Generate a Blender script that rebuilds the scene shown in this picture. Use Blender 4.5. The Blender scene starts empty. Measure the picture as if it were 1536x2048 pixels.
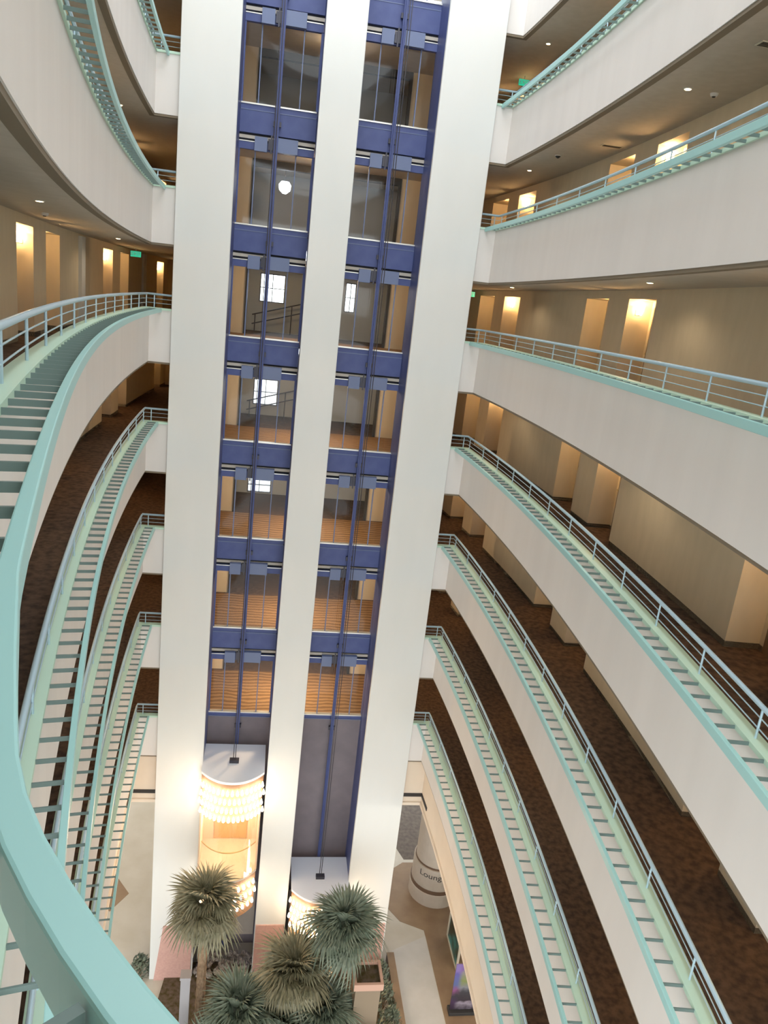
import bpy, bmesh, math, random
from mathutils import Vector, Matrix
random.seed(7)
PI = math.pi
scene = bpy.context.scene
COL = scene.collection
G0 = 21.9                      # height of the viewer's eye above the lobby floor

# ------------------------------------------------------------------ camera
R = [[0.9935486557, 0.1134066521, 0.0],
     [0.0298798700, -0.2617756908, 0.9646660982],
     [0.1093995526, -0.9584427051, -0.2634754618]]
cd = bpy.data.cameras.new('camera'); cam = bpy.data.objects.new('camera', cd); COL.objects.link(cam)
cam.matrix_world = Matrix(((R[0][0], -R[0][1], -R[0][2], 0.0),
                           (R[1][0], -R[1][1], -R[1][2], 0.0),
                           (R[2][0], -R[2][1], -R[2][2], G0),
                           (0, 0, 0, 1)))
cd.sensor_fit = 'VERTICAL'; cd.sensor_height = 36.0; cd.lens = 36.0 * 1498.8 / 2048.0
cd.clip_start = 0.02; cd.clip_end = 300
scene.camera = cam

# ------------------------------------------------------------------ world and exposure
w = bpy.data.worlds.new('world'); scene.world = w; w.use_nodes = True
bg = w.node_tree.nodes['Background']
bg.inputs[1].default_value = 1.0            # soft daylight, strongest towards the horizon
wt = w.node_tree; tc_ = wt.nodes.new('ShaderNodeTexCoord'); sx_ = wt.nodes.new('ShaderNodeSeparateXYZ'); mr_ = wt.nodes.new('ShaderNodeMapRange'); cr_ = wt.nodes.new('ShaderNodeValToRGB')
mr_.inputs[1].default_value = -1; mr_.inputs[2].default_value = 1
wt.links.new(tc_.outputs['Generated'], sx_.inputs[0]); wt.links.new(sx_.outputs[2], mr_.inputs[0]); wt.links.new(mr_.outputs[0], cr_.inputs[0]); wt.links.new(cr_.outputs[0], bg.inputs[0])
SKY = ((0.0, .7), (0.42, 1.9), (0.54, 4.2), (0.72, 3.6), (1.0, 2.8))
cr_.color_ramp.elements[0].position = 0; cr_.color_ramp.elements[1].position = 1
for p_, v_ in SKY[1:-1]: cr_.color_ramp.elements.new(p_)
for e_, (p_, v_) in zip(cr_.color_ramp.elements, SKY): e_.position = p_; e_.color = (v_ * 1.04, v_ * 1.08, v_ * 1.08, 1)
scene.view_settings.view_transform = 'Standard'; scene.view_settings.look = 'None'
scene.view_settings.exposure = 0.2; scene.view_settings.gamma = 1.0
scene.view_settings.use_curve_mapping = False
scene.cycles.max_bounces = 8; scene.cycles.diffuse_bounces = 5; scene.cycles.transparent_max_bounces = 12
scene.cycles.sample_clamp_indirect = 4.0
scene.cycles.use_denoising = True

SCONCE_W = 80.0
LOBBY_W = {-2: 30, -1: 80, 0: 120, 1: 160, 2: 190, 3: 230, 4: 300}
DOWN_W = 80.0
CORR_W = 5.0

# ------------------------------------------------------------------ materials
def mat(name, col, rough=0.5, metal=0.0, emis=None, es=0.0, spec=0.5):
    m = bpy.data.materials.new(name); m.use_nodes = True
    b = m.node_tree.nodes['Principled BSDF']
    b.inputs['Base Color'].default_value = (*col, 1); b.inputs['Roughness'].default_value = rough
    b.inputs['Metallic'].default_value = metal; b.inputs['Specular IOR Level'].default_value = spec
    if emis: b.inputs['Emission Color'].default_value = (*emis, 1); b.inputs['Emission Strength'].default_value = es
    return m
def noisy(name, c1, c2, scale, rough=0.6, stretch=(1, 1, 1), bump=0.0, detail=4, lo=0.35, hi=0.65, spec=0.4):
    m = mat(name, c1, rough, spec=spec); nt = m.node_tree; b = nt.nodes['Principled BSDF']
    tc = nt.nodes.new('ShaderNodeTexCoord'); mp = nt.nodes.new('ShaderNodeMapping'); mp.inputs['Scale'].default_value = stretch
    nz = nt.nodes.new('ShaderNodeTexNoise'); nz.inputs['Scale'].default_value = scale; nz.inputs['Detail'].default_value = detail
    cr = nt.nodes.new('ShaderNodeValToRGB')
    cr.color_ramp.elements[0].position = lo; cr.color_ramp.elements[0].color = (*c1, 1)
    cr.color_ramp.elements[1].position = hi; cr.color_ramp.elements[1].color = (*c2, 1)
    nt.links.new(tc.outputs['Object'], mp.inputs[0]); nt.links.new(mp.outputs[0], nz.inputs['Vector'])
    nt.links.new(nz.outputs['Fac'], cr.inputs[0]); nt.links.new(cr.outputs[0], b.inputs['Base Color'])
    if bump:
        bp = nt.nodes.new('ShaderNodeBump'); bp.inputs['Strength'].default_value = bump; bp.inputs['Distance'].default_value = 0.02
        nt.links.new(nz.outputs['Fac'], bp.inputs['Height']); nt.links.new(bp.outputs[0], b.inputs['Normal'])
    return m
def glass(name, tint, gloss=0.12, rough=0.03):
    m = bpy.data.materials.new(name); m.use_nodes = True; nt = m.node_tree; nt.nodes.clear()
    o = nt.nodes.new('ShaderNodeOutputMaterial'); mx = nt.nodes.new('ShaderNodeMixShader')
    t = nt.nodes.new('ShaderNodeBsdfTransparent'); g = nt.nodes.new('ShaderNodeBsdfGlossy')
    t.inputs[0].default_value = (*tint, 1); g.inputs['Roughness'].default_value = rough; g.inputs[0].default_value = (.9, .95, 1, 1)
    mx.inputs[0].default_value = gloss
    nt.links.new(t.outputs[0], mx.inputs[1]); nt.links.new(g.outputs[0], mx.inputs[2]); nt.links.new(mx.outputs[0], o.inputs[0])
    return m
M = {}
M['pier'] = noisy('pier paint', (.745, .765, .76), (.77, .785, .78), 1.2, .6, (1, 1, .3), 0.05)
M['parapet'] = noisy('parapet paint', (.755, .725, .705), (.785, .755, .735), 2.0, .6, (1, 1, .15), 0.05)
M['rim'] = mat('rim paint', (.37, .66, .66), .35)
M['coping'] = mat('coping paint', (.52, .72, .60), .45)
M['slat'] = mat('slat paint', (.14, .205, .195), .4)
M['rail'] = mat('rail paint', (.52, .70, .82), .28, .3)
M['blue'] = noisy('shaft blue paint', (.080, .105, .28), (.095, .125, .31), 3, .45)
M['bluelight'] = mat('operator blue', (.17, .215, .37), .4)
M['dark'] = mat('recess shade and sensor', (.02, .022, .03), .7)
M['shaftgrey'] = noisy('lower shaft paint', (.21, .18, .20), (.24, .205, .225), 2, .55)
M['alu'] = mat('sill metal', (.75, .74, .70), .3, .6)
M['glass'] = glass('door glass', (.95, .96, .96), 0.012)
M['capsule'] = glass('capsule glass', (.97, .93, .86), .10)
M['wall'] = noisy('corridor wall covering', (.74, .635, .465), (.78, .67, .495), 5, .7, (1, 1, .3))
M['ceil'] = noisy('corridor ceiling', (.58, .53, .46), (.62, .57, .50), 6, .8)
M['lip'] = mat('slab edge trim', (.22, .18, .13), .7)
M['carpet'] = noisy('corridor carpet', (.065, .047, .040), (.135, .09, .067), 9, .95, (1, 1, 1), 0.2, 6, spec=.1)
def wavy(name, c1, c2):
    m = mat(name, c1, .9, spec=.1); nt = m.node_tree; b = nt.nodes['Principled BSDF']
    tc = nt.nodes.new('ShaderNodeTexCoord'); mp = nt.nodes.new('ShaderNodeMapping'); mp.inputs['Rotation'].default_value = (0, 0, PI / 2 - .158)
    wv = nt.nodes.new('ShaderNodeTexWave'); wv.inputs['Scale'].default_value = 1.5; wv.inputs['Distortion'].default_value = 5.0; wv.inputs['Detail'].default_value = 3; wv.inputs['Detail Scale'].default_value = .8
    cr = nt.nodes.new('ShaderNodeValToRGB'); cr.color_ramp.elements[0].color = (*c1, 1); cr.color_ramp.elements[1].color = (*c2, 1)
    nt.links.new(tc.outputs['Object'], mp.inputs[0]); nt.links.new(mp.outputs[0], wv.inputs['Vector']); nt.links.new(wv.outputs['Fac'], cr.inputs[0]); nt.links.new(cr.outputs[0], b.inputs['Base Color'])
    return m
M['lobbycarpet'] = wavy('lobby carpet', (.16, .095, .05), (.34, .215, .115))
M['base'] = mat('baseboard dark', (.035, .03, .028), .6)
M['door'] = mat('room door', (.20, .13, .08), .5)
M['brass'] = mat('handle brass', (.6, .5, .3), .3, .9)
M['hall'] = mat('stair hall daylight tint', (.52, .55, .57), .7)  # cool grey carries the hall's daylight and offsets the warm lobby lamps
M['marble'] = noisy('lobby marble', (.49, .455, .38), (.56, .53, .465), .9, .35, (1, 1, 1), 0, 5)
M['walk'] = noisy('pale walkway stone', (.54, .53, .50), (.60, .585, .56), 1.5, .35)
M['brown'] = noisy('brown stone floor', (.24, .16, .10), (.30, .21, .13), 1.5, .5)
M['greyfloor'] = noisy('dark grey carpet', (.12, .10, .095), (.17, .15, .13), 6, .8)
M['pink'] = noisy('pink granite', (.60, .36, .32), (.66, .42, .37), 14, .35)
M['column'] = noisy('column stone', (.56, .49, .41), (.60, .53, .45), 3, .5)
M['colband'] = mat('column band', (.16, .10, .065), .5)
M['ink'] = mat('letter dark', (.03, .03, .03), .6)
M['fascia'] = noisy('lobby fascia lit warm', (.78, .67, .55), (.82, .71, .59), 1.5, .6)  # peach tone holds the warm light cast up from the lobby
M['roof'] = mat('car roof paint', (.86, .89, .98), .35)
M['interior'] = mat('car interior wood', (.86, .68, .55), .4)
M['warmmetal'] = mat('car door brass', (.75, .58, .35), .3, .5)
M['skirt'] = mat('car skirt bronze', (.34, .19, .11), .5)
M['bulb'] = mat('warm bulb', (1, .85, .65), .4, emis=(1, .80, .56), es=13)
M['lamp'] = mat('lit sconce glass', (1, .9, .7), .4, emis=(1, .66, .30), es=22)
M['lampwhite'] = mat('white pendant glass', (1, 1, 1), .4, emis=(.9, .93, 1), es=8)
M['steel'] = mat('dark steel', (.07, .07, .09), .4, .5)
M['leaf'] = noisy('palm leaf', (.10, .135, .095), (.19, .22, .165), 4, .5)
M['leafwarm'] = noisy('palm leaf olive', (.15, .145, .085), (.25, .23, .15), 4, .5)
M['trunk'] = noisy('palm trunk bark', (.20, .13, .08), (.32, .22, .14), 18, .9, (1, 1, .5), .5)
M['soil'] = noisy('planting soil', (.06, .045, 0.012), (.12, .09, .07), 8, .95)
M['rock'] = noisy('river rock', (.26, .22, .20), (.42, .37, .33), 9, .7)
M['terra'] = mat('terracotta rim', (.55, .34, .26), .6)
M['postbrown'] = mat('planter post brown', (.26, .20, .14), .6)
M['postgrey'] = mat('planter post grey', (.34, .33, .35), .6)
M['green'] = mat('exit green', (.05, .6, .4), .4, emis=(.05, .9, .55), es=.45)
M['white'] = mat('white plastic', (.8, .8, .78), .5)
M['cream'] = mat('cream frame', (.72, .68, .56), .5)
M['screen'] = noisy('shop display', (.02, .03, 0.012), (.03, .25, .24), 1.3, .3, lo=.45, hi=.6)
M['red'] = mat('display red', (.35, .05, .04), .5)
def banner_mat():
    m = mat('banner print', (.1, .1, .3), .5); nt = m.node_tree; b = nt.nodes['Principled BSDF']; L = nt.links.new
    def ramp(stops):
        c = nt.nodes.new('ShaderNodeValToRGB'); e = c.color_ramp.elements; e[0].position, e[1].position = stops[0][0], stops[-1][0]
        e[0].color = (*stops[0][1], 1); e[1].color = (*stops[-1][1], 1)
        for p, k in stops[1:-1]: x = e.new(p); x.color = (*k, 1)
        return c
    tc = nt.nodes.new('ShaderNodeTexCoord'); sx = nt.nodes.new('ShaderNodeSeparateXYZ'); L(tc.outputs['Generated'], sx.inputs[0])
    nz = nt.nodes.new('ShaderNodeTexNoise'); nz.inputs['Scale'].default_value = 5; nz.inputs['Detail'].default_value = 3; L(tc.outputs['Object'], nz.inputs['Vector'])
    ad = nt.nodes.new('ShaderNodeMath'); ad.operation = 'MULTIPLY_ADD'; ad.inputs[1].default_value = .22; L(nz.outputs['Fac'], ad.inputs[0]); L(sx.outputs[2], ad.inputs[2])
    edge = ramp([(.10, (.03, .02, .03)), (.30, (.06, .03, .08)), (.42, (.04, .04, .05)), (.55, (.24, .08, .20)), (.66, (.10, .14, .30)), (.90, (.12, .10, .34)), (1.0, (.22, .16, .40))])
    mid = ramp([(.10, (.03, .02, .03)), (.25, (.30, .26, .32)), (.32, (.04, .03, .04)), (.50, (.05, .05, .06)), (.62, (.22, .22, .25)), (.75, (.20, .24, .08)), (.92, (.26, .24, .24)), (1.0, (.20, .10, .30))])
    L(ad.outputs[0], edge.inputs[0]); L(ad.outputs[0], mid.inputs[0])
    fx = ramp([(.12, (0, 0, 0)), (.28, (1, 1, 1)), (.74, (1, 1, 1)), (.90, (0, 0, 0))]); L(sx.outputs[0], fx.inputs[0])
    mx = nt.nodes.new('ShaderNodeMix'); mx.data_type = 'RGBA'; L(fx.outputs[0], mx.inputs[0]); L(edge.outputs[0], mx.inputs[6]); L(mid.outputs[0], mx.inputs[7]); L(mx.outputs[2], b.inputs['Base Color'])
    return m
M['banner'] = banner_mat()

# ------------------------------------------------------------------ tower frame (s across the lift tower, d away from the viewer)
U = (0.98745754, 0.15788477)
ANG = math.atan2(U[1], U[0])
def W(s, d, z=0.0): return Vector((s * U[0] - d * U[1], s * U[1] + d * U[0], z + G0))
def SD(p): return (p[0] * U[0] + p[1] * U[1], -p[0] * U[1] + p[1] * U[0])

# ------------------------------------------------------------------ mesh helper
class MB:
    def __init__(s): s.v = []; s.f = []
    def add(s, vs, fs):
        n = len(s.v); s.v += [tuple(p) for p in vs]; s.f += [tuple(i + n for i in f) for f in fs]
    def quad(s, a, b, c, d): s.add([a, b, c, d], [(0, 1, 2, 3)])
    def box(s, x0, x1, y0, y1, z0, z1):
        s.add([(x0, y0, z0), (x1, y0, z0), (x1, y1, z0), (x0, y1, z0), (x0, y0, z1), (x1, y0, z1), (x1, y1, z1), (x0, y1, z1)],
              [(0, 3, 2, 1), (4, 5, 6, 7), (0, 1, 5, 4), (1, 2, 6, 5), (2, 3, 7, 6), (3, 0, 4, 7)])
    def prism(s, poly, z0, z1):
        n = len(poly); s.add([(p[0], p[1], z0) for p in poly] + [(p[0], p[1], z1) for p in poly],
              [tuple(range(n - 1, -1, -1)), tuple(range(n, 2 * n))] + [(i, (i + 1) % n, n + (i + 1) % n, n + i) for i in range(n)])
    def band(s, A, B, z0, z1):            # closed rectangular section between two equally long plan polylines
        n = len(A); vs = []
        for a, b in zip(A, B): vs += [(a[0], a[1], z0), (b[0], b[1], z0), (b[0], b[1], z1), (a[0], a[1], z1)]
        fs = []
        for i in range(n - 1):
            p, q = 4 * i, 4 * i + 4
            for k in range(4): fs.append((p + k, p + (k + 1) % 4, q + (k + 1) % 4, q + k))
        fs += [(3, 2, 1, 0), (4 * n - 4, 4 * n - 3, 4 * n - 2, 4 * n - 1)]
        s.add(vs, fs)
    def tube(s, pts, r, n=8, cap=True):
        pts = [Vector(p) for p in pts]; rs = r if isinstance(r, (list, tuple)) else [r] * len(pts); vs = []; fs = []
        for i, p in enumerate(pts):
            t = (pts[min(i + 1, len(pts) - 1)] - pts[max(i - 1, 0)]).normalized()
            a = Vector((0, 0, 1)) if abs(t.z) < .9 else Vector((1, 0, 0))
            x = t.cross(a).normalized(); y = x.cross(t)
            for k in range(n):
                c, q = math.cos(2 * PI * k / n), math.sin(2 * PI * k / n); vs.append(p + (x * c + y * q) * rs[i])
        for i in range(len(pts) - 1):
            for k in range(n): fs.append((i * n + k, i * n + (k + 1) % n, (i + 1) * n + (k + 1) % n, (i + 1) * n + k))
        if cap: fs += [tuple(range(n - 1, -1, -1)), tuple(range((len(pts) - 1) * n, len(pts) * n))]
        s.add(vs, fs)
    def lathe(s, prof, n=16, cx=0, cy=0):
        vs = []; fs = []
        for r, z in prof:
            for k in range(n): vs.append((cx + r * math.cos(2 * PI * k / n), cy + r * math.sin(2 * PI * k / n), z))
        for i in range(len(prof) - 1):
            for k in range(n): fs.append((i * n + k, i * n + (k + 1) % n, (i + 1) * n + (k + 1) % n, (i + 1) * n + k))
        fs += [tuple(range(n - 1, -1, -1)), tuple(range((len(prof) - 1) * n, len(prof) * n))]
        s.add(vs, fs)
    def build(s, name, m, parent=None, loc=(0, 0, 0), rz=0.0, smooth=False, bevel=0.0, fix=True):
        me = bpy.data.meshes.new(name); me.from_pydata(s.v, [], s.f); me.materials.append(m)
        if fix:
            b = bmesh.new(); b.from_mesh(me); bmesh.ops.recalc_face_normals(b, faces=b.faces); b.to_mesh(me); b.free()
        if smooth: me.polygons.foreach_set('use_smooth', [True] * len(me.polygons))
        o = bpy.data.objects.new(name, me); COL.objects.link(o); o.location = loc; o.rotation_euler = (0, 0, rz)
        if parent: o.parent = parent
        if bevel:
            bv = o.modifiers.new('bevel', 'BEVEL'); bv.width = bevel; bv.segments = 2
        return o
def tag(o, label=None, cat=None, group=None, kind=None):
    if label: o['label'] = label
    if cat: o['category'] = cat
    if group: o['group'] = group
    if kind: o['kind'] = kind
    return o
def thing(name, label, cat, loc=(0, 0, 0), rz=0.0, group=None):
    o = bpy.data.objects.new(name, None); COL.objects.link(o); o.location = loc; o.rotation_euler = (0, 0, rz)
    o.empty_display_size = .2
    return tag(o, label, cat, group)
def struct(o): o['kind'] = 'structure'; return o
def copy_obj(o, parent=None):
    c = o.copy(); COL.objects.link(c)
    if parent: c.parent = parent
    return c
def copy_tree(o, parent=None):
    c = copy_obj(o, parent)
    for ch in list(o.children): copy_tree(ch, c)
    return c
def point_light(name, loc, power, col, rad=.06, parent=None):
    l = bpy.data.lights.new(name, 'POINT'); l.energy = power; l.color = col; l.shadow_soft_size = rad
    o = bpy.data.objects.new(name, l); COL.objects.link(o); o.location = loc
    if parent: o.parent = parent
    return o

# ------------------------------------------------------------------ plan curves of the two balcony arms
PR = (3.223, -.722, -.555, -.028, -.013)
PL = (-3.84, -3.034, .65, -.035, -.009)
def poly(c, y):
    u = (y - 10) / 10; return sum(k * u ** i for i, k in enumerate(c))
class Arm:
    def __init__(s, pts, side):
        s.P = [Vector((p[0], p[1])) for p in pts]; s.side = side
        s.a = [0.0]
        for i in range(1, len(s.P)): s.a.append(s.a[-1] + (s.P[i] - s.P[i - 1]).length)
        s.T = []
        for i in range(len(s.P)):
            t = (s.P[min(i + 2, len(s.P) - 1)] - s.P[max(i - 2, 0)]).normalized(); s.T.append(t)
        s.N = [Vector((-t.y, t.x)) * side for t in s.T]     # pointing away from the atrium
        s.len = s.a[-1]
    def at(s, a):
        if a <= 0: return s.P[0] + s.T[0] * a, s.N[0], s.T[0]
        if a >= s.len: return s.P[-1] + s.T[-1] * (a - s.len), s.N[-1], s.T[-1]
        lo, hi = 0, len(s.a) - 1
        while hi - lo > 1:
            m = (lo + hi) // 2
            if s.a[m] <= a: lo = m
            else: hi = m
        k = (a - s.a[lo]) / (s.a[hi] - s.a[lo])
        return s.P[lo].lerp(s.P[hi], k), s.N[lo].lerp(s.N[hi], k).normalized(), s.T[lo].lerp(s.T[hi], k).normalized()
    def off(s, a, o): p, n, t = s.at(a); return p + n * o
    def arc_y(s, y):
        best = min(range(len(s.P)), key=lambda i: abs(s.P[i].y - y) + (0 if s.P[i].y > 1 or y < 1 else 0)); return s.a[best]
    def start(s, o, d):                                       # arc where the offset curve meets the plane at depth d
        lo, hi = 0.0, s.len * .6
        for _ in range(50):
            m = (lo + hi) / 2
            if SD(s.off(m, o))[1] > d: lo = m
            else: hi = m
        return lo
    def path(s, o, d, n=170, end=None, s_ret=None):
        a0 = s.start(o, d); a1 = end if end is not None else s.len
        pts = [s.off(a0 + (a1 - a0) * i / (n - 1), o) for i in range(n)]
        if s_ret is not None:
            q = W(s_ret, d); pts = [Vector((q.x, q.y))] + pts
        return pts
YMAX = 33.0; YEND_R = -1.5; YEND_L = 1.25   # the viewer's own ledge runs on round in front of the viewer
rp = [(poly(PR, y), y) for y in [YMAX - .2 * i for i in range(int((YMAX - YEND_R) / .2) + 1)]]
lp = [(poly(PL, y), y) for y in [YMAX - .2 * i for i in range(int((YMAX - 1.5) / .2) + 1)]]
lp += [(-.62, 1.2), (-.54, 1.045), (-.487, .94), (-.43, .85), (-.36, .762), (-.28, .678), (-.20, .603), (-.12, .537), (-.02, .462),
       (.12, .37), (.30, .27), (.52, .17), (.80, .08), (1.15, .01), (1.6, -.03)]
ARM_R = Arm(rp, 1); ARM_L = Arm(lp, -1); ARM_S = Arm(lp[:-18], -1)
def left_arm(k): return ARM_L if k <= 0 else ARM_S
for A_ in (ARM_R, ARM_L, ARM_S):
    mid = A_.at(A_.len * .5)
    if (A_ is ARM_R and mid[1].x < 0) or (A_ is ARM_L and mid[1].x > 0): A_.N = [-n for n in A_.N]
DRET = 20.18
H = 2.9
LEVELS = [-3, -2, -1, 0, 1, 2, 3, 4]          # 0 is the viewer's own floor
def zr(k): return -.667 - k * H               # top of the outer rim
def zf(k): return zr(k) - .633                # corridor floor
def zb(k): return zr(k) - 1.376               # bottom of the balcony edge = ceiling below
ORD = {-2: 'topmost', -1: 'second', 0: 'third', 1: 'fourth', 2: 'fifth', 3: 'sixth', 4: 'lowest'}
SRET = {'left': -2.55, 'right': 4.65}
ENDF = {'left': ARM_L.len, 'right': ARM_R.len}

# ------------------------------------------------------------------ the setting: parapets, slabs, ceilings, corridor walls
def parapet(side, arm, k):
    m = MB(); z0, z1 = zb(k) + .03, zr(k) - .05
    A = arm.path(.30, DRET, s_ret=SRET[side]); B = arm.path(.43, DRET + .13, s_ret=SRET[side])
    m.band(A, B, z0 + G0, z1 + G0)
    struct(m.build('wall_parapet_' + side, M['parapet']))
    m = MB(); A = arm.path(.315, DRET + .015, s_ret=SRET[side]); B = arm.path(.43, DRET + .13, s_ret=SRET[side])
    m.band(A, B, zb(k) - .02 + G0, z0 + G0)
    struct(m.build('trim_slab_edge_' + side, M['lip']))
def slab_outline(inner, outer_l, outer_r, dback, left=None):
    left = left or ARM_S
    rin = ARM_R.path(inner, DRET + .02, 60); lin = left.path(inner, DRET + .02, 90)
    rout = [ARM_R.off(ARM_R.len * i / 59, outer_r) for i in range(60)]
    lout = [left.off(left.len * i / 89, outer_l) for i in range(90)]
    rout = [p for p in rout if SD(p)[1] < dback]; lout = [p for p in lout if SD(p)[1] < dback + 5.8]
    ret = [W(4.8, DRET + .02), W(4.8, 21.47), W(-2.72, 21.47), W(-2.72, DRET + .02)]
    back = [W(SD(lout[0])[0], dback + 5.8), W(-2.9, dback + 5.8), W(-2.9, dback), W(SD(rout[0])[0], dback)]
    # right inner from near end up to the corner, the return behind the tower, left inner down, left outer up, back wall, right outer down
    o = list(reversed(rin)) + ret + lin + list(reversed(lout)) + back + rout
    return [(p[0], p[1]) for p in o]
OUTS = {True: slab_outline(.32, 2.6, 2.6, 27.2, ARM_L), False: slab_outline(.32, 2.6, 2.6, 27.2)}
def slab(k):
    OUT = OUTS[k <= 0]
    m = MB(); m.prism(OUT, zf(k) - .10 + G0, zf(k) + G0); struct(m.build('floor', M['carpet']))
    m = MB(); m.prism(OUT, zb(k) + G0, zb(k) + .08 + G0); struct(m.build('ceiling', M['ceil']))
ALC = {'right': [(25.6, 24.45), (23.6, 22.4), (18.0, 16.85), (15.8, 14.6), (10.0, 8.85), (7.9, 6.7)],
       'left': [(31.0, 29.8), (25.2, 24.05), (23.0, 21.8), (17.2, 16.05), (15.0, 13.8), (9.2, 8.05), (7.0, 5.8)]}
YEND = {'right': -1.0, 'left': 1.6}
door_no = [0]
def corridor_wall(side, arm, k):
    z0, z1 = zf(k) + G0, zb(k - 1) + G0; zl = z1 - .17
    m = MB(); hd = MB(); bb = MB()
    pts = []; a = arm.arc_y(27.0 if side == 'right' else 32.6); aend = arm.len if (arm is ARM_L and k == 0) else arm.arc_y(YEND[side]); alc = [(arm.arc_y(f), arm.arc_y(n)) for f, n in ALC[side]]
    O, D = 1.9, 2.42
    seq = []
    cur = a
    for f, n in alc + [(aend, None)]:
        ns = max(2, int((f - cur) / .5) + 1)
        seq += [arm.off(cur + (f - cur) * i / (ns - 1), O) for i in range(ns)]
        if n is None: break
        seq += [arm.off(f, D), arm.off(n, D)]
        # header and lid of the door recess
        c = [arm.off(f, O), arm.off(f, D), arm.off(n, D), arm.off(n, O)]
        hd.prism([(p.x, p.y) for p in c], zl, z1)
        cur = n
    for p, q in zip(seq, seq[1:]): m.quad((p.x, p.y, z0), (q.x, q.y, z0), (q.x, q.y, z1), (p.x, p.y, z1))
    wall = struct(m.build('wall_corridor_' + side, M['wall'], fix=False))
    struct(hd.build('trim_recess_head_' + side, M['wall']))
    cen = arm.at(arm.len * .4)[0]
    for p, q in zip(seq, seq[1:]):
        t = (q - p)
        if t.length < 1e-4: continue
        t = t.normalized(); n = Vector((-t.y, t.x)) * (-1 if arm is ARM_R else 1)
        # skirting on the corridor side
        n = n * .012
        bb.prism([(p.x, p.y), (q.x, q.y), (q.x - n.x, q.y - n.y), (p.x - n.x, p.y - n.y)], z0, z0 + .09)
    struct(bb.build('baseboard_' + side, M['base']))
    for f, n in alc:                                          # the room doors inside the recesses
        g = n - f
        p, q = arm.off(f + .12, D - 0.012), arm.off(n - .12, D - 0.012); p2, q2 = arm.off(f + .12, D - .002), arm.off(n - .12, D - .002)
        dm = MB(); dm.prism([(p.x, p.y), (q.x, q.y), (q2.x, q2.y), (p2.x, p2.y)], z0, zl - .12)
        door_no[0] += 1
        o = struct(dm.build('door_%d' % door_no[0], M['door']))
        h = arm.off(f + .24, D - .07); hm = MB(); hm.box(h.x - .02, h.x + .02, h.y - .05, h.y + .05, z0 + .93, z0 + .96)
        hm.build('door_handle', M['brass'], o)
def ledge(side, arm, k):
    """open slatted ledge along the front of one balcony"""
    st = arm.at(arm.start(0, DRET))[0]
    t = thing('slatted_ledge', 'mint green slatted ledge on the %s arm, %s of seven ledges counted from the top' % (side, ORD[k]), 'ledge',
              (st.x, st.y, zr(k) - .13 + G0), 0, 'slatted balcony ledges')
    def part(m, name, mt, **kw):
        m.v = [(x - st.x, y - st.y, z - (zr(k) - .13 + G0)) for x, y, z in m.v]; return m.build(name, mt, t, **kw)
    z = zr(k) + G0
    m = MB(); m.band(arm.path(0, DRET, 240), arm.path(.05, DRET, 240), z - .10, z); part(m, 'rim', M['rim'], bevel=.006)
    m = MB(); m.band(arm.path(.27, DRET - .03, 200, s_ret=SRET[side]), arm.path(.44, DRET + .14, 200, s_ret=SRET[side]), z - .05, z + .002); part(m, 'coping', M['coping'])
    a0 = arm.start(.15, DRET) + .05
    if arm is ARM_L:
        key = min(range(len(arm.P)), key=lambda i: (arm.P[i] - Vector((-.215, .615))).length); ak = arm.a[key]
        a0 = ak - .288 * int((ak - a0) / .288)
    first = None; a = a0; cnt = 0
    while a < arm.len - .05 and cnt < 100:
        p, n, tt = arm.at(a); c = p + n * .168
        if first is None:
            b = MB(); b.box(-.115, .108, -.007, .007, -.018, .018); first = b.build('slat', M['slat'], t); o = first
        else: o = copy_obj(first, t)
        o.location = (c.x - st.x, c.y - st.y, z - .030 - (zr(k) - .13 + G0)); o.rotation_euler = (0, 0, math.atan2(n.y, n.x))
        a += .288; cnt += 1
def railing(side, arm, k):
    o_ = .355; dr = DRET + .055
    end = arm.len
    P = arm.path(o_, dr, 150, end=end, s_ret=SRET[side])
    st = P[1]; zb_ = zr(k) + G0
    t = thing('railing', 'tubular metal railing above the %s ledge of the %s arm' % (ORD[k], side), 'railing', (st.x, st.y, zb_), 0, 'balcony railings')
    L3 = lambda z: [(p.x - st.x, p.y - st.y, z) for p in P]
    m = MB(); m.tube(L3(.325), .027, 10); m.build('handrail', M['rail'], t, smooth=True)
    for z in (.11, .215):
        m = MB(); m.tube(L3(z), .007, 6); m.build('rod', M['rail'], t, smooth=True)
    b = MB(); b.lathe([(.013, 0), (.013, .31)], 8); proto = None
    locs = []
    a = arm.start(o_, dr) + .25
    while a < end: locs.append(arm.off(a, o_)); a += 1.29
    q = W((SD(st)[0] + SRET[side]) / 2 + (.25 if side == 'right' else -.25), dr); locs.append(Vector((q.x, q.y)))
    for p in locs:
        if proto is None: proto = b.build('post', M['rail'], t); o = proto
        else: o = copy_obj(proto, t)
        o.location = (p.x - st.x, p.y - st.y, 0.0)
for k in [-5, -4] + LEVELS:  # two unseen floors above, added to shade the top of the atrium
    for side, arm in (('left', left_arm(k)), ('right', ARM_R)):
        parapet(side, arm, k)
    slab(k)
for k in LEVELS[1:]:
    for side, arm in (('left', left_arm(k)), ('right', ARM_R)):
        corridor_wall(side, arm, k)

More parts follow.
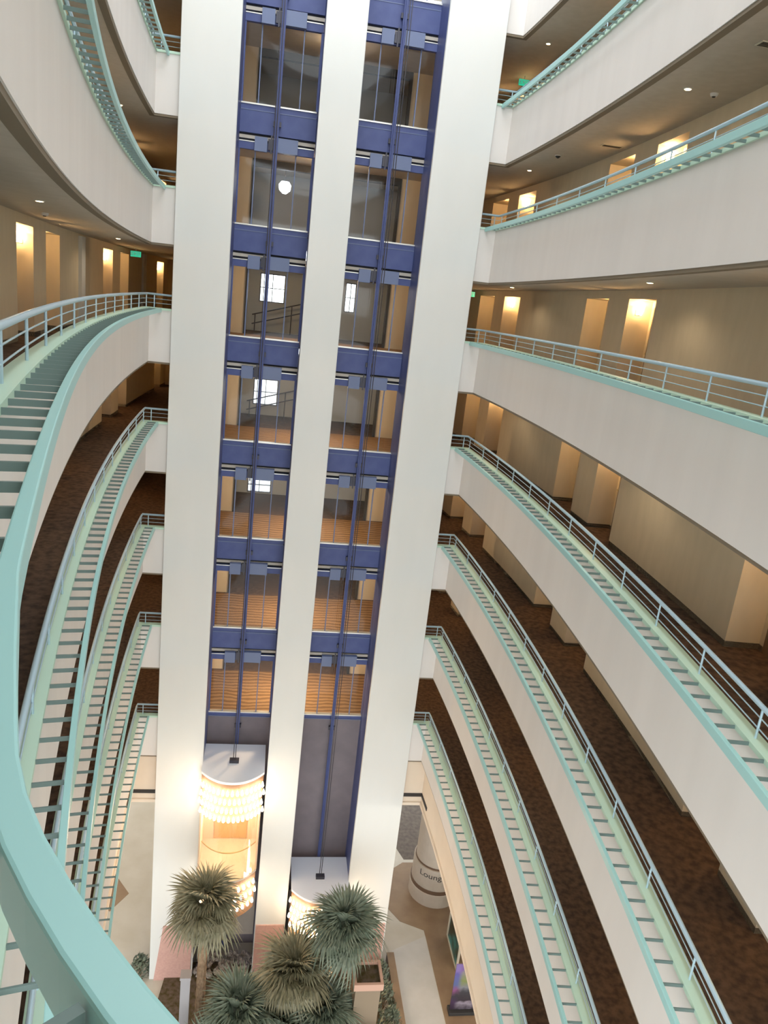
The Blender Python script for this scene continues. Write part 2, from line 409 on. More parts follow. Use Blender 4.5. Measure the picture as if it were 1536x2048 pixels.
# ------------------------------------------------------------------ lift tower: piers, shaft walls
ZT = 16.5; ZFLOOR = -G0
DP, DW = 20.05, 21.45
PIERS = {'left': (-2.76, -1.40), 'middle': (.52, 1.50), 'right': (3.42, 4.86)}
def sbox(m, s0, s1, d0, d1, z0, z1):
    vs = [W(s, d, z) for z in (z0, z1) for s, d in ((s0, d0), (s1, d0), (s1, d1), (s0, d1))]
    m.add(vs, [(0, 3, 2, 1), (4, 5, 6, 7), (0, 1, 5, 4), (1, 2, 6, 5), (2, 3, 7, 6), (3, 0, 4, 7)])
for nm, (s0, s1) in PIERS.items():
    m = MB(); sbox(m, s0, s1, DP, DP + .14, ZFLOOR, ZT); o = struct(m.build('wall_pier_' + nm, M['pier'], bevel=.015))
    m = MB(); sbox(m, s0 + .015, s1 - .015, DP + .14, DW + .15, ZFLOOR, ZT); struct(m.build('wall_shaft_' + nm, M['blue']))
for nm, poly_ in {'left': [(-2.37, -19.75), (-1.46, -19.75), (-1.46, -21.9), (-2.62, -21.9)],
                  'middle': [(.55, -19.75), (1.47, -19.75), (1.47, -21.9), (.55, -21.9)],
                  'right': [(3.46, -19.75), (4.82, -19.75), (4.82, -21.9), (3.46, -21.9)]}.items():
    m = MB(); n = len(poly_)
    m.add([W(s, DP - .04, z) for s, z in poly_] + [W(s, DP + .01, z) for s, z in poly_],
          [(0, 1, 2, 3), (7, 6, 5, 4)] + [(i, (i + 1) % 4, 4 + (i + 1) % 4, 4 + i) for i in range(4)])
    struct(m.build('trim_pink_base_' + nm, M['pink']))
S1, S2 = -1.41, .505
SHIFT = 2.985
def zs(k): return -1.21 - k * H               # landing sill heights
for i, nm in enumerate(('left', 'right')):
    m = MB(); sbox(m, S1 + i * SHIFT - .03, S2 + i * SHIFT + .06, DW, DW + .12, ZFLOOR, zs(4) - .17); struct(m.build('wall_lower_shaft_' + nm, M['shaftgrey']))
    m = MB(); sbox(m, S1 + i * SHIFT - .03, S2 + i * SHIFT + .06, DW, DW + .12, zs(-3) + 2.0, ZT); struct(m.build('wall_upper_shaft_' + nm, M['blue']))

def landing(i, k, proto=None):
    n_ = k + 4
    label = '%s glass landing door from the top in the %s lift shaft' % (('first', 'second', 'third', 'fourth', 'fifth', 'sixth', 'seventh', 'eighth')[n_ - 1], ('left', 'right')[i])
    loc = W(S1 + i * SHIFT, DW, zs(k))
    if proto:
        t = thing('landing_door', label, 'lift door', loc, ANG, 'glass landing doors of the lifts')
        for ch in list(proto.children):
            if k == 4 and ch.name.split('.')[0] in ('spandrel', 'recess', 'header', 'header_track', 'operator_box', 'operator_arm'): continue
            copy_obj(ch, t)
        return t
    t = thing('landing_door', label, 'lift door', loc, ANG, 'glass landing doors of the lifts')
    w_ = S2 - S1
    P_ = lambda name, mt, *bx, **kw: (lambda m: ([m.box(*b) for b in bx], m.build(name, mt, t, **kw))[1])(MB())
    P_('sill', M['alu'], (0, w_, -.03, .10, -.035, 0))
    P_('apron', M['blue'], (-.02, w_ + .02, .0, .10, -.155, -0.012))
    P_('apron_trim', M['bluelight'], (0, w_, -.025, .0, -.175, -.155))
    P_('spandrel', M['blue'], (-.02, w_ + .02, -.015, .10, -.70, -.175))
    P_('recess', M['dark'], (-.02, w_ + .02, .06, .10, -.92, -.70))  # near-black colour puts the spandrel's shadow into the recess
    P_('header', M['blue'], (-.02, w_ + .02, -.02, .10, -1.09, -.90))
    P_('header_track', M['alu'], (.0, .42, -.035, -.02, -.915, -.893), (w_ - .42, w_, -.035, -.02, -.915, -.893))
    P_('operator_box', M['bluelight'], (.40, .72, -.16, -.03, -1.13, -.79))
    P_('operator_box', M['bluelight'], (.98, 1.50, -.16, -.03, -1.10, -.76))
    P_('operator_arm', M['steel'], (.74, .95, -.09, -.03, -1.06, -.80), (.80, .84, -.12, -.09, -1.15, -.72))
    fr = [0, .22, .49, .765, 1.0]
    for a, b in zip(fr, fr[1:]):
        g = MB(); g.box(a * w_ + .015, b * w_ - .015, .03, .042, 0, 1.83); g.build('glass_panel', M['glass'], t)
    for q, f_ in enumerate(fr):
        wd = .05 if q in (0, 4) else .022
        P_('mullion', M['bluelight'] if q in (1, 3) else M['blue'], (min(max(f_ * w_ - wd / 2, -.02), w_ - .03), f_ * w_ + wd / 2 + .005, .0, .07, 0, 1.83))
    return t
proto = None
for i in (0, 1):
    for k in LEVELS:
        r = landing(i, k, proto)
        if proto is None: proto = r
for i, nm in enumerate(('left', 'right')):
    t = thing('guide_rail', 'dark blue guide rail running down the middle of the %s lift shaft' % nm, 'guide rail', W(-.47 + i * SHIFT, 21.30, ZFLOOR), ANG)
    m = MB(); m.box(-.05, .05, -.05, .02, 0, ZT + G0); m.box(-.012, .012, -.11, -.05, 0, ZT + G0); m.build('rail_section', M['blue'], t)
    for k in LEVELS:
        m = MB(); m.box(-.10, .10, .02, .10, zs(k) + G0 - .5, zs(k) + G0 - .38); m.build('bracket', M['steel'], t)

m = MB(); sbox(m, S1, S2, DW - .03, DW, -21.5, -19.3); sbox(m, -.42, -.40, DW - .04, DW - .03, -21.5, -19.3); struct(m.build('wall_pit_panel', M['column']))

# ------------------------------------------------------------------ lift lobbies and stair halls behind the tower
def lobby(k):
    z0, z1 = zf(k) + G0, zb(k - 1) + G0
    D1 = 24.4
    m = MB()
    for s0, s1 in ((-2.9, -1.18), (3.30, 4.75)): sbox(m, s0, s1, D1, D1 + .15, zf(k), zb(k - 1))
    sbox(m, -2.9, -2.75, D1 + .15, 33.0, zf(k), zb(k - 1)); sbox(m, 4.6, 4.75, D1 + .15, 27.0, zf(k), zb(k - 1))
    struct(m.build('wall_lobby', M['wall']))
    m = MB()
    for s0, s1 in ((-1.18, -1.10), (3.22, 3.30)): sbox(m, s0, s1, D1 - .03, D1 + .18, zf(k), zb(k - 1) - .2)
    sbox(m, -1.18, 3.30, D1 - .02, D1 + .17, zb(k - 1) - .2, zb(k - 1)); struct(m.build('trim_lobby_opening', M['base']))
    m = MB(); sbox(m, -7.6, -2.75, 32.9, 33.05, zf(k), zb(k - 1)); struct(m.build('wall_corridor_end', M['wall']))
    m = MB(); sbox(m, -2.6, 4.6, 21.62, 24.3, zf(k) - .01, zf(k) + .008); struct(m.build('floor_lobby', M['lobbycarpet']))
    # far wall of the stair hall, pierced by the stair windows
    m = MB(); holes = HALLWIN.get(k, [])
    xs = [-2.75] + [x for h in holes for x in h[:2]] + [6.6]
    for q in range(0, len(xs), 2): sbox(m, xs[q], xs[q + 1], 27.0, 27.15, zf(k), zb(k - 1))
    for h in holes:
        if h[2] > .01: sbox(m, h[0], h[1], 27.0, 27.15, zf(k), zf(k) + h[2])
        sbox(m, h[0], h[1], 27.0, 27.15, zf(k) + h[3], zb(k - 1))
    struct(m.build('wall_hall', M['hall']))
    for h in holes:
        m = MB(); c = (h[0] + h[1]) / 2; a, b = zf(k) + h[2], zf(k) + h[3]
        for s0, s1, za, zc in ((h[0], h[0] + .03, a, b), (h[1] - .03, h[1], a, b), (h[0], h[1], a, a + .03), (h[0], h[1], b - .03, b), (c - .012, c + .012, a, b), (h[0], h[1], (a + b) / 2 - .012, (a + b) / 2 + .012)):
            sbox(m, s0, s1, 27.0, 27.12, za, zc)
        wn[0] += 1; o = struct(m.build('window_%d' % wn[0], M['steel']))
        g = MB(); sbox(g, h[0], h[1], 27.06, 27.07, a, b); g.build('pane', M['glass'], o)
    if k in (0, 1):                                           # sloping stair handrail in front of the window
        t = thing('stair_handrail', 'dark stair handrail in front of the %s bright stair window' % ('upper', 'lower')[k], 'handrail', W(-1.0, 26.3, zf(k)), ANG)
        for dz in (.55, .85):
            m = MB(); m.tube([(0, 0, dz - .3), (2.6, 0, dz + .5)], .02, 8); m.build('rail_bar', M['steel'], t)
        for dx in (.1, 1.3, 2.5):
            m = MB(); m.tube([(dx, 0, 0), (dx, 0, .55 + dx * .31)], .018, 8); m.build('post', M['steel'], t)
    # ceiling lamp
    o = thing('ceiling_lamp', 'round warm ceiling lamp behind the glass landing doors of floor %d from the top' % (k + 4), 'lamp', W(1.0, 22.7, zb(k - 1) - .07), 0, 'lobby ceiling lamps')
    m = MB(); m.lathe([(.16, .03), (.17, .07)], 20); m.build('ceiling_plate', M['brass'], o)
    m = MB(); m.lathe([(.02, -.03), (.10, -.015), (.145, .03)], 20); m.build('lamp_shade', M['lamp'], o)
    point_light('lobby_light', (0, 0, -.12), LOBBY_W[k], (1, .70, .40), .15, o)
wn = [0]
HALLWIN = {0: [(-.82, .03, .99, 1.93), (2.1, 2.47, .95, 1.93)], 1: [(-.82, .03, .36, 1.27)], 2: [(-.82, .03, .04, .60)]}
for k in LEVELS[1:]: lobby(k)

t = thing('pendant_lamp', 'bright white pendant lamp in the lobby behind the left lift shaft, second ledge level', 'lamp', W(-.2, 25.0, 2.97))
m = MB(); m.lathe([(.06, 0), (.17, .10), (.19, .24), (.12, .34)], 18); m.build('lamp_shade', M['lampwhite'], t)
m = MB(); m.tube([(0, 0, .34), (0, 0, .78)], .012, 8); m.build('stem', M['steel'], t)

# ------------------------------------------------------------------ the open ledges and railings
for k in LEVELS[1:]:
    for side, arm in (('left', left_arm(k)), ('right', ARM_R)):
        ledge(side, arm, k); railing(side, arm, k)

# ------------------------------------------------------------------ wall sconces on the pillars between the door recesses
PAIRS = {'right': [(24.45, 23.6, 'far'), (16.85, 15.8, 'middle'), (8.85, 7.9, 'near')], 'left': [(31.95, 31.0, 'farthest'), (24.05, 23.0, 'far'), (16.05, 15.0, 'near')]}
sc_proto = None
def sconce(loc, dirv, label):
    global sc_proto
    rz = math.atan2(dirv.y, dirv.x)
    if sc_proto is None:
        t = thing('wall_sconce', label, 'wall lamp', loc, rz, 'wall sconces beside the room doors')
        m = MB(); m.box(0, .015, -.05, .05, -.10, .10); m.build('back_plate', M['brass'], t, bevel=.004)
        m = MB(); m.lathe([(.045, -.09), (.075, .0), (.085, .10)], 14, .095, 0); m.build('lamp_shade', M['lamp'], t, smooth=True)
        point_light('sconce_light', (.13, 0, .06), SCONCE_W, (1, .60, .26), .07, t)
        sc_proto = t
    else:
        t = copy_tree(sc_proto); t.location = loc; t.rotation_euler = (0, 0, rz); t['label'] = label
    return t
for k in LEVELS[1:]:
    for side, arm in (('left', ARM_L), ('right', ARM_R)):
        for yf, yn, where in PAIRS[side]:
            for y, facing in ((yf, -1), (yn, 1)):
                a = arm.arc_y(y); p, n, t = arm.at(a); q = p + n * 2.13
                sconce((q.x, q.y, zf(k) + 1.78 + G0), t * facing,
                       'lit sconce on %s side of %s door pillar behind the %s %s ledge' % ('near' if facing > 0 else 'far', where, ORD[k], side))

# recessed ceiling downlights along the corridors
dl_proto = None
for k in LEVELS[1:]:
    for side, arm, ys in (('left', ARM_L, ((19.0, 'farther'), (11.0, 'nearer'))), ('right', ARM_R, ((20.8, 'farthest'), (13.0, 'middle'), (4.8, 'nearest')))):
        for y, where in ys:
            p = arm.off(arm.arc_y(y), 1.0); loc = (p.x, p.y, zb(k - 1) - .012 + G0)
            lab = '%s recessed ceiling downlight of the corridor behind the %s %s ledge' % (where, ORD[k], side)
            if dl_proto is None:
                o = thing('recessed_downlight', lab, 'lamp', loc, 0, 'corridor ceiling downlights')
                m = MB(); m.lathe([(.062, 0), (.07, .012)], 18); m.build('trim_ring', M['white'], o)
                m = MB(); m.lathe([(.045, -.004), (.05, .0)], 16); m.build('lens', M['lamp'], o)
                l = bpy.data.lights.new('downlight_beam', 'SPOT'); l.energy = CORR_W * 4; l.color = (1, .80, .56); l.spot_size = math.radians(150); l.spot_blend = .6; l.shadow_soft_size = .05
                q = bpy.data.objects.new('downlight_beam', l); COL.objects.link(q); q.parent = o; q.location = (0, 0, -.02)
                dl_proto = o
            else:
                o = copy_tree(dl_proto); o.location = loc; o['label'] = lab

# ------------------------------------------------------------------ small fittings on corridor ceilings and walls
def text_mesh(body, size, mt, extrude=.003):
    fc = bpy.data.curves.new('text', 'FONT'); fc.body = body; fc.size = size; fc.align_x = 'CENTER'; fc.extrude = extrude
    to = bpy.data.objects.new('text', fc); COL.objects.link(to); bpy.context.view_layer.update()
    me = bpy.data.meshes.new_from_object(to.evaluated_get(bpy.context.evaluated_depsgraph_get()))
    bpy.data.objects.remove(to); bpy.data.curves.remove(fc); me.name = 'lettering'; me.materials.clear(); me.materials.append(mt); return me
def exit_sign(side, arm, k, y):
    a = arm.arc_y(y); p, n, t = arm.at(a); q = p + n * 1.45
    o = thing('exit_sign', 'small green exit sign hanging in the corridor behind the %s %s ledge' % (ORD[k], side), 'sign', (q.x, q.y, zb(k - 1) - .25 + G0), math.atan2(t.y, t.x) + PI / 2, 'green exit signs')
    m = MB(); m.box(-.15, .15, -.02, .02, 0, .16); m.build('sign_face', M['green'], o)
    m = MB(); m.box(-.01, .01, -.01, .01, .18, .25); m.build('hanger', M['white'], o)
    to = bpy.data.objects.new('lettering', text_mesh('EXIT', .14, M['white'])); COL.objects.link(to); to.parent = o; to.location = (0, -.022, .04); to.rotation_euler = (PI / 2, 0, 0)
for side, arm, k, y in (('right', ARM_R, -2, 23.4), ('right', ARM_R, 0, 25.4), ('left', ARM_L, 0, 24.1)):
    exit_sign(side, arm, k, y)
def detector(x, y, k, label, kind):
    z = zb(k - 1) + G0
    if kind == 'detector':
        o = thing('smoke_detector', label, 'smoke detector', (x, y, z - .045), 0)
        m = MB(); m.lathe([(.05, 0), (.065, .045)], 16); m.build('detector_body', M['white'], o); m = MB(); m.lathe([(.02, -.012), (.03, 0)], 12); m.build('sensor', M['dark'], o)
    elif kind == 'camera':
        o = thing('dome_camera', label, 'camera', (x, y, z - .06), 0)
        m = MB(); m.lathe([(.02, 0), (.055, .03), (.06, .045)], 14); m.build('dome', M['ink'], o); m = MB(); m.lathe([(.075, .045), (.075, .06)], 14); m.build('mount_ring', M['white'], o)
    else:
        o = thing('air_vent', label, 'vent', (x, y, z - .012), ANG)
        m = MB(); m.box(-.22, .22, -.09, .09, 0, .012); m.build('vent_frame', M['cream'], o)
        m = MB(); [m.box(-.20, .20, -.07 + j * .03, -.055 + j * .03, -.004, 0) for j in range(5)]; m.build('vent_slats', M['base'], o)
for x, y, k, lb, kd in ((3.05, 18.9, -1, 'black dome camera on the ceiling above the second right ledge', 'camera'),
                        (2.95, 17.2, -2, 'black dome camera on the ceiling above the topmost right ledge', 'camera'),
                        (3.9, 17.4, -1, 'small slotted air vent on the ceiling above the second right ledge', 'vent'),
                        (4.4, 13.2, -1, 'round smoke detector on the ceiling above the second right ledge', 'detector'),
                        (4.3, 11.0, -1, 'slotted air vent in the nearer ceiling above the second right ledge', 'vent'),
                        (-6.1, 13.0, 0, 'round smoke detector on the ceiling above the third left ledge', 'detector')):
    detector(x, y, k, lb, kd)
for y in (19.3, 27.4):
    for k in (0,):
        a = ARM_L.arc_y(y); m = MB(); c = [ARM_L.off(a - .2, 1.9), ARM_L.off(a - .2, 1.82), ARM_L.off(a + .2, 1.82), ARM_L.off(a + .2, 1.9)]
        m.prism([(p.x, p.y) for p in c], zf(k) + G0, zb(k - 1) - .05 + G0); struct(m.build('trim_pilaster_left', M['white']))

# ------------------------------------------------------------------ lobby at the bottom of the atrium
m = MB(); m.prism([tuple(W(s, d)[:2]) for s, d in ((-16, 4), (18, 4), (18, 38), (-16, 38))], -.2, 0); struct(m.build('floor', M['marble']))
def patch(name, pts, mt, h=.006):
    m = MB(); m.prism([tuple(W(s, d)[:2]) for s, d in pts], -.01, h); return struct(m.build(name, mt))
patch('floor_walkway', [(5.42, 21.0), (6.74, 21.6), (6.82, 12), (5.4, 12)], M['walk'], .005)
patch('floor_brown', [(5.3, 23.3), (5.91, 22.29), (6.74, 21.86), (6.76, 21.4), (6.85, 12), (17, 12), (17, 25.3), (6.48, 25.33), (5.99, 24.97), (5.2, 25.6)], M['brown'], .007)
patch('floor_dark', [(5.2, 26.0), (6.27, 26.36), (6.55, 25.5), (17, 25.6), (17, 33), (5.0, 33)], M['greyfloor'], .006)
patch('floor_diamond', [(-4.9, 24.9), (-4.09, 23.75), (-4.6, 22.9), (-5.6, 23.8)], M['brown'], .006)
for nm, (s0, s1, d0, d1) in {'back': (-16, 18, 37.8, 38), 'left': (-16.2, -16, 4, 38), 'right': (18, 18.2, 4, 38)}.items():
    m = MB(); sbox(m, s0, s1, d0, d1, ZFLOOR, zb(4) - 1.2); struct(m.build('wall_' + nm, M['column']))
ZFB = -15.28
for side, arm in (('left', ARM_S), ('right', ARM_R)):
    m = MB(); m.band(arm.path(.50, DRET + .08, s_ret=SRET[side]), arm.path(.66, DRET + .24, s_ret=SRET[side]), ZFB + G0, zb(4) - .02 + G0)
    struct(m.build('wall_fascia_' + side, M['fascia']))
    m = MB(); e_ = arm.start(.48, DRET + .06) + .7; m.band(arm.path(.48, DRET + .06, 8, end=e_, s_ret=SRET[side]), arm.path(.53, DRET + .11, 8, end=e_, s_ret=SRET[side]), -14.97 + G0, -14.85 + G0)
    struct(m.build('trim_fascia_groove_' + side, M['base']))
lo = slab_outline(.45, 9.0, 11.0, 31.0)
m = MB(); m.prism(lo, ZFB + .02 + G0, ZFB + .12 + G0); struct(m.build('ceiling_lobby', M['fascia']))
nl = 0
for s, d in ((7.6, 24.5), (9.0, 18.5), (-5.2, 26.0), (-6.8, 20.5), (1.0, 27.5), (7.4, 15.0)):
    nl += 1
    o = thing('recessed_downlight', 'round downlight in the lobby ceiling, %s' % ('behind the round column', 'above the standing banner', 'left of the tower at the back', 'left of the left pier', 'behind the lift tower', 'right of the walkway')[nl - 1], 'lamp', W(s, d, ZFB - .02), 0, 'lobby downlights')
    m = MB(); m.lathe([(.12, 0), (.13, .04)], 20); m.build('trim_ring', M['white'], o)
    m = MB(); m.lathe([(.095, -.006), (.10, .0)], 20); m.build('lens', M['lamp'], o)
    point_light('lobby_downlight', (0, 0, -.15), DOWN_W, (1, .86, .66), .12, o)

# round column with lettering
t = thing('round_column', 'thick round stone column with dark lettering, standing right of the lift tower', 'column', W(7.47, 23.85, ZFLOOR))
m = MB(); m.lathe([(.98, 0), (.98, .55), (.95, .58)], 40); m.build('plinth', M['column'], t, smooth=False)
m = MB(); m.lathe([(.965, .58), (.965, .72)], 40); m.build('band', M['colband'], t)
m = MB(); m.lathe([(.93, .72), (.93, 1.62)], 40); m.build('drum', M['column'], t)
m = MB(); m.lathe([(.875, 1.62), (.875, 1.68)], 40); m.build('reveal', M['colband'], t)
m = MB(); m.lathe([(.85, 1.68), (.85, G0 + ZFB)], 40); m.build('shaft', M['column'], t)
me = text_mesh('Lounge', .34, M['ink'], 0.0)
for v in me.vertices:
    a = ANG - PI / 2 - .40 + v.co.x / .85; r = .935 if v.co.z <= .001 else .94
    v.co = Vector((r * math.cos(a), r * math.sin(a), 1.25 + v.co.y))
o = bpy.data.objects.new('lettering', me); COL.objects.link(o); o.parent = t

# shop display frame and the standing banner under the right balcony
t = thing('display_window', 'cream framed shop display with teal and red inside, behind the banner', 'shop window', W(7.55, 21.6, ZFLOOR), ANG)
m = MB()
m.box(0, .07, -.05, .05, 0, 1.7); m.box(1.7, 1.77, -.05, .05, 0, 1.7); m.box(0, 1.77, -.05, .05, 0, .08); m.box(0, 1.77, -.05, .05, 1.62, 1.7)
m.box(-.0, .07, -1.5, 0, 0, .08); m.box(0, .07, -1.5, 0, 1.62, 1.7); m.box(0, .07, -1.5, -1.43, 0, 1.7); m.build('display_frame', M['cream'], t)
m = MB(); m.box(.07, 1.7, .0, .012, .08, 1.62); m.box(.03, .042, -1.43, 0, .08, 1.62); m.build('display_panel', M['screen'], t)
m = MB(); m.box(.6, .9, -.06, -.01, .3, 1.3); m.build('poster', M['red'], t)
t = thing('standing_banner', 'purple and blue printed banner standing on the brown floor by the right balcony', 'banner', W(6.98, 18.56, ZFLOOR), ANG)
m = MB(); m.box(0, .95, -.02, .02, .12, 1.95); m.build('banner_panel', M['banner'], t)
m = MB(); m.box(-.04, .99, -.16, .16, 0, .12); m.build('banner_base', M['ink'], t, bevel=.01)

# ------------------------------------------------------------------ the two capsule lifts with rings of bulbs
bulb_proto = None
def front_curve(o=0.0, n=25):                  # plan of the capsule front, local x across, y away from the viewer
    pts = []
    for i in range(n):
        u = i / (n - 1) * 2 - 1
        pts.append((u * (.93 + o), -.55 * (1 - abs(u) ** 2.2) - 1.42 - o))
    return pts
def lift_car(i, ztop, label, front_only=False):
    global bulb_proto
    c = (S1 + S2) / 2 - .03 + i * SHIFT
    t = thing('lift_car', label, 'lift car', W(c, 21.15, ztop - 4.95), ANG, 'glass capsule lifts')
    top = 4.95
    fcv = front_curve(); back = [(.93, 0), (-.93, 0)]
    m = MB(); m.prism(fcv + back, top - .08, top); m.build('roof', M['roof'], t)
    m = MB(); m.box(-.14, .14, -1.02, -.86, top, top + .10); m.build('rope_hitch', M['steel'], t)
    m = MB(); m.band(front_curve(-.06), front_curve(-.02), top - 1.33, top - .08); skirt = m.build('upper_skirt', M['skirt'], t)
    m = MB(); m.prism(front_curve(-.05) + [(.88, -.05), (-.88, -.05)], top - 1.36, top - 1.28); m.build('cabin_ceiling', M['interior'], t)
    m = MB(); m.band(front_curve(-.03), front_curve(-.015), top - 3.50, top - 1.36); m.build('bubble_glass', M['capsule'], t)
    m = MB()
    m.box(-.90, -.86, -1.42, 0, top - 3.5, top - 1.36); m.box(.86, .90, -1.42, 0, top - 3.5, top - 1.36); m.box(-.90, .90, -.04, 0, top - 3.5, top - 1.36); m.build('cabin_wall', M['interior'], t)
    m = MB(); m.box(-.52, -.46, -.075, -.04, top - 3.46, top - 1.62); m.box(.46, .52, -.075, -.04, top - 3.46, top - 1.62); m.box(-.52, .52, -.075, -.04, top - 1.68, top - 1.60); m.build('cabin_door_frame', M['warmmetal'], t)
    m = MB(); m.box(-.46, -.005, -.055, -.04, top - 3.46, top - 1.68); m.box(.005, .46, -.055, -.04, top - 3.46, top - 1.68); m.build('cabin_door', M['warmmetal'], t)
    m = MB(); m.tube([(x * .93, y * .93, top - 2.6) for x, y in front_curve(-.05)], .02, 8); m.build('cabin_handrail', M['brass'], t)
    m = MB(); m.prism(front_curve(-.03) + [(.9, 0), (-.9, 0)], top - 3.58, top - 3.50); m.build('cabin_floor', M['column'], t)
    m = MB(); m.band(front_curve(-.10), front_curve(-.05), top - 4.95, top - 3.58); low = m.build('lower_skirt', M['skirt'], t)
    for rows, z0, dz, cnt, par, shrink in ((4, top - .36, .30, 16, skirt, 0), (3, top - 3.86, .36, 12, low, -.04)):
        for r in range(rows):
            cv = front_curve(.03 + shrink, 200)
            L = [0.0]
            for a, b in zip(cv, cv[1:]): L.append(L[-1] + math.hypot(b[0] - a[0], b[1] - a[1]))
            for j in range(cnt):
                q = (j + .5 + (.25 if r % 2 else -.25)) / cnt * L[-1]; idx = min(range(len(L)), key=lambda e: abs(L[e] - q)); x, y = cv[idx]
                if bulb_proto is None:
                    m = MB(); m.lathe([(.004, .13), (.016, .10), (.038, .02), (.046, -.02), (.034, -.06), (.006, -.075)], 10)
                    bulb_proto = m.build('bulb', M['bulb'], par, smooth=True); o = bulb_proto
                else: o = copy_obj(bulb_proto, par)
                o.location = (x, y - .02, z0 - r * dz)
    for dx in (-.85, .85): point_light('bulb_ring_light', (dx, -2.25, top - .7), 26, (1, .80, .56), .15, t)
    point_light('cabin_light', (0, -.8, top - 1.6), 190, (1, .80, .58), .1, t)
    return c
CAR1Z, CAR2Z = -13.80, -18.06
lift_car(0, CAR1Z, 'glass capsule lift hanging higher in the left shaft, warm interior, rows of bulbs')
lift_car(1, CAR2Z, 'lower glass capsule lift in the right shaft, half hidden behind the right palm')
for i, (nm, zc) in enumerate((('left', CAR1Z), ('right', CAR2Z))):
    c = (S1 + S2) / 2 - .03 + i * SHIFT
    t = thing('hoist_ropes', 'steel hoist ropes rising from the roof of the %s lift' % nm, 'rope', W(c, 20.21, zc + .10), ANG)
    for dx in (-.03, .03):
        m = MB(); m.tube([(dx, 0, 0), (dx, 0, ZT - zc)], .012, 6); m.build('rope', M['steel'], t)

# ------------------------------------------------------------------ planting in front of the lifts
patch('floor_planting_bed', [(-2.2, 20.6), (4.6, 20.6), (5.0, 12), (-3.2, 12)], M['soil'], .10)
rk = MB(); rr = random.Random(3)
for _ in range(140):
    s, d = rr.uniform(-1.3, .5), rr.uniform(20.0, 20.85); r = rr.uniform(.05, .12); p = W(s, d)
    n0 = len(rk.v); rk.lathe([(.02, -.6 * r), (r, -.2 * r), (r * .9, .35 * r), (r * .3, .7 * r)], 7, p.x, p.y)
    rk.v[n0:] = [(x, y, z + .14 + rr.uniform(0, .08)) for x, y, z in rk.v[n0:]]
tag(rk.build('river_rocks', M['rock']), 'grey brown rocks heaped at the foot of the left lift shaft', 'rocks', kind='stuff')

def frond_mesh(seed, petiole, blade, droop, mt, name):
    r = random.Random(seed); m = MB()
    m.tube([(0, 0, 0), (petiole * .5, 0, .04), (petiole, 0, 0)], [.018, .014, .010], 5)
    n = 30
    for j in range(n):
        a = (j / (n - 1) - .5) * 2 * 2.45 + r.uniform(-.03, .03)
        L = blade * (1 - .25 * abs(a) / 2.45) * r.uniform(.88, 1.08)
        dx, dy = math.cos(a), math.sin(a); px, py = -dy, dx; w_ = .028
        prev = None
        for q in range(5):
            f = q / 4; rad = L * f; z = -droop * f ** 2.2 * L + .06 * math.sin(f * PI) * (1 if j % 2 else .5)
            wq = w_ * (.35 + 1.3 * math.sin(PI * min(1, f * .8 + .1))) * (1 - f ** 3)
            c = (petiole + dx * rad, dy * rad, z); cur = [(c[0] + px * wq, c[1] + py * wq, z + wq * .5), c, (c[0] - px * wq, c[1] - py * wq, z + wq * .5)]
            if prev: m.quad(prev[0], prev[1], cur[1], cur[0]); m.quad(prev[1], prev[2], cur[2], cur[1])
            prev = cur
    me = bpy.data.meshes.new(name); me.from_pydata(m.v, [], m.f); me.materials.append(mt); me.materials.append(mt)
    return me
FR = [frond_mesh(s, .55, .80, dr, M['leaf'], 'frond') for s, dr in ((1, .25), (2, .5), (3, .8))]
FW = [frond_mesh(s, .55, .80, dr, M['leafwarm'], 'frond') for s, dr in ((4, .25), (5, .5), (6, .8))]
def palm(s, d, zc, label, nf, size, warm=False, seed=0, trunk_r=.13, lean=(0, 0), zbase=None):
    base = W(s, d, ZFLOOR + .05 if zbase is None else zbase); top = W(s + lean[0], d + lean[1], zc); r = random.Random(seed)
    t = thing('fan_palm', label, 'palm', base, 0, 'fan palms in the planting bed')
    rel = top - base; pts = []; rad = []; n = 26
    for i in range(n + 1):
        f = i / n; pts.append((rel.x * f, rel.y * f, rel.z * f)); rad.append(trunk_r * (1.15 - .3 * f) * (1.07 if i % 2 else .95))
    m = MB(); m.tube(pts, rad, 10); m.build('trunk', M['trunk'], t)
    for i in range(nf):
        f = (i + .5) / nf
        el = 1.35 - 1.95 * f + r.uniform(-.12, .12); az = i * 2.39996 + r.uniform(-.2, .2)
        me = (FW if warm else FR)[min(2, int(f * 3))]
        o = bpy.data.objects.new('frond', me); COL.objects.link(o); o.parent = t
        sc = size * r.uniform(.75, 1.12); o.scale = (sc, sc, sc); o.location = tuple(rel)
        o.rotation_euler = (Matrix.Rotation(az, 3, 'Z') @ Matrix.Rotation(-el, 3, 'Y') @ Matrix.Rotation(r.uniform(-.4, .4), 3, 'X')).to_euler()
palm(-.95, 17.5, -16.55, 'tall fan palm on the left, crown in front of the left lift shaft', 26, .92, True, 1)
palm(3.02, 17.5, -17.45, 'tall fan palm in front of the right lift, beside the right pier', 30, 1.0, False, 2)
palm(1.65, 17.0, -18.55, 'olive green fan palm in front of the middle pier', 34, 1.0, True, 3)
palm(.15, 16.6, -19.5, 'low bushy fan palm beside the left palm trunk', 32, 1.05, False, 4)
palm(1.30, 16.3, -20.1, 'low dark fan palm at the bottom edge, below the middle pier', 32, 1.1, False, 5)
palm(2.55, 16.6, -19.6, 'low grey green fan palm left of the square planter post', 34, 1.0, False, 6)
palm(-.5, 16.0, -20.5, 'short fan palm at the bottom edge near the left railing rim', 28, 1.0, False, 8)
palm(3.6, 15.6, -20.6, 'short fan palm at the foot of the square planter post', 28, .9, False, 9)

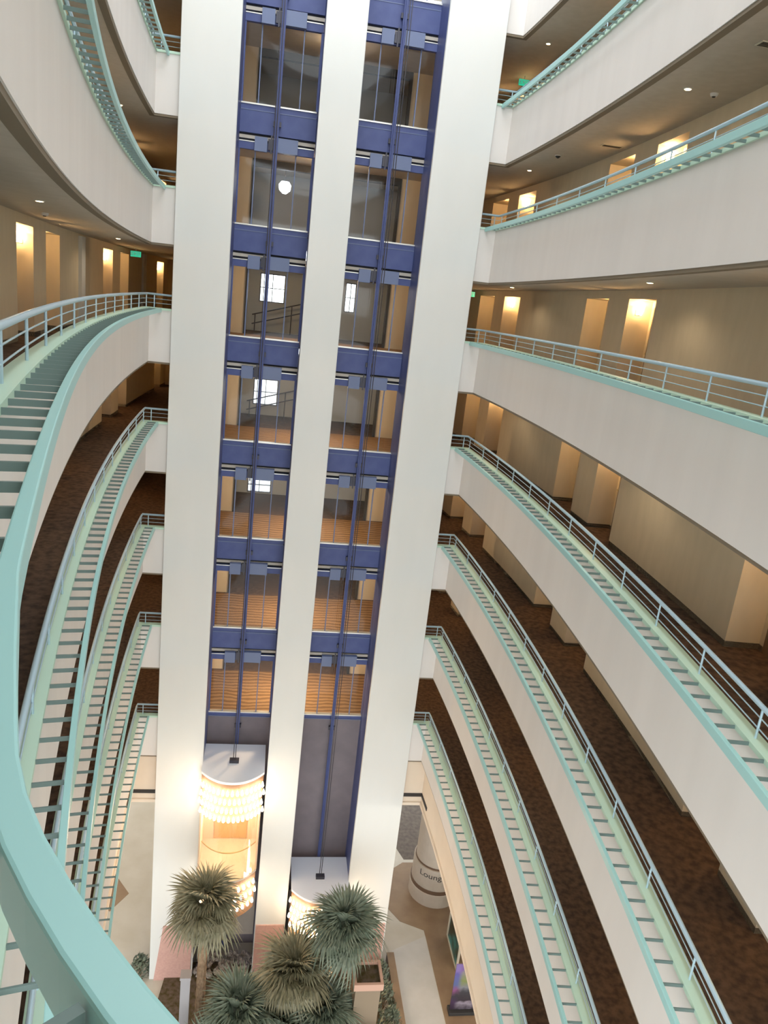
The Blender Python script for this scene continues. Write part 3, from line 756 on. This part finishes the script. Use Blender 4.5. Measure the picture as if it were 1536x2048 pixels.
t = thing('planter_post', 'square brown planter post with a terracotta rim under the right palm', 'planter', W(3.75, 16.9, ZFLOOR), ANG)
m = MB(); m.box(-.36, .36, -.36, .36, 0, 3.36); m.build('post_body', M['postbrown'], t)
m = MB()
for b in ((-.42, .42, -.42, -.34), (-.42, .42, .34, .42), (-.42, -.34, -.34, .34), (.34, .42, -.34, .34)): m.box(*b, 3.30, 3.52)
m.build('rim', M['terra'], t)
m = MB(); m.box(-.34, .34, -.34, .34, 3.30, 3.42); m.build('soil', M['soil'], t)
t = thing('bollard_post', 'narrow grey square post beside the left palm trunk', 'post', W(-1.36, 17.2, ZFLOOR), ANG)
m = MB(); m.box(-.13, .13, -.13, .13, 0, 3.2); m.build('post_body', M['postgrey'], t)
m = MB(); m.box(-.15, .15, -.15, .15, 3.2, 3.28); m.build('cap', M['postgrey'], t)

def shrub(s, d, w_, h_, label, seed):
    r = random.Random(seed); base = W(s, d, ZFLOOR + .02)
    t = thing('shrub', label, 'shrub', base, 0, 'shrubs along the planting bed')
    m = MB()
    for _ in range(420):
        a, e, q = r.uniform(0, 2 * PI), r.uniform(0, PI / 2), r.uniform(.4, 1) ** .5
        p = Vector((math.cos(a) * math.cos(e) * w_ * q, math.sin(a) * math.cos(e) * w_ * q, .12 + math.sin(e) * h_ * q))
        n = Vector((r.uniform(-1, 1), r.uniform(-1, 1), r.uniform(.2, 1))).normalized(); x = n.orthogonal().normalized(); y = n.cross(x); L = r.uniform(.05, .10)
        m.quad(p - x * L, p - y * L * .4, p + x * L, p + y * L * .4)
    m.build('foliage', M['leaf'], t, fix=False)
    m = MB(); [m.tube([(0, 0, 0), (r.uniform(-.5, .5) * w_, r.uniform(-.5, .5) * w_, h_ * .7)], .012, 5) for _ in range(7)]; m.build('stems', M['trunk'], t)
for s, d, ww, hh, lb in ((4.75, 19.6, .38, .9, 'dark green shrub nearest the right pier along the pale walkway'), (4.8, 18.7, .40, 1.0, 'second dark shrub from the right pier along the pale walkway'),
                         (4.85, 17.8, .42, 1.0, 'third dark shrub along the pale walkway, beside the planter post'), (4.8, 16.9, .42, 1.0, 'nearest dark shrub along the pale walkway at the bottom edge'),
                         (-3.05, 20.2, .35, .7, 'small shrub left of the left pier base')):
    shrub(s, d, ww, hh, lb, int(s * 100 + d * 10))
m = MB(); sbox(m, 5.15, 5.40, 12, 20.6, ZFLOOR, ZFLOOR + .35); struct(m.build('trim_planter_kerb', M['brown']))
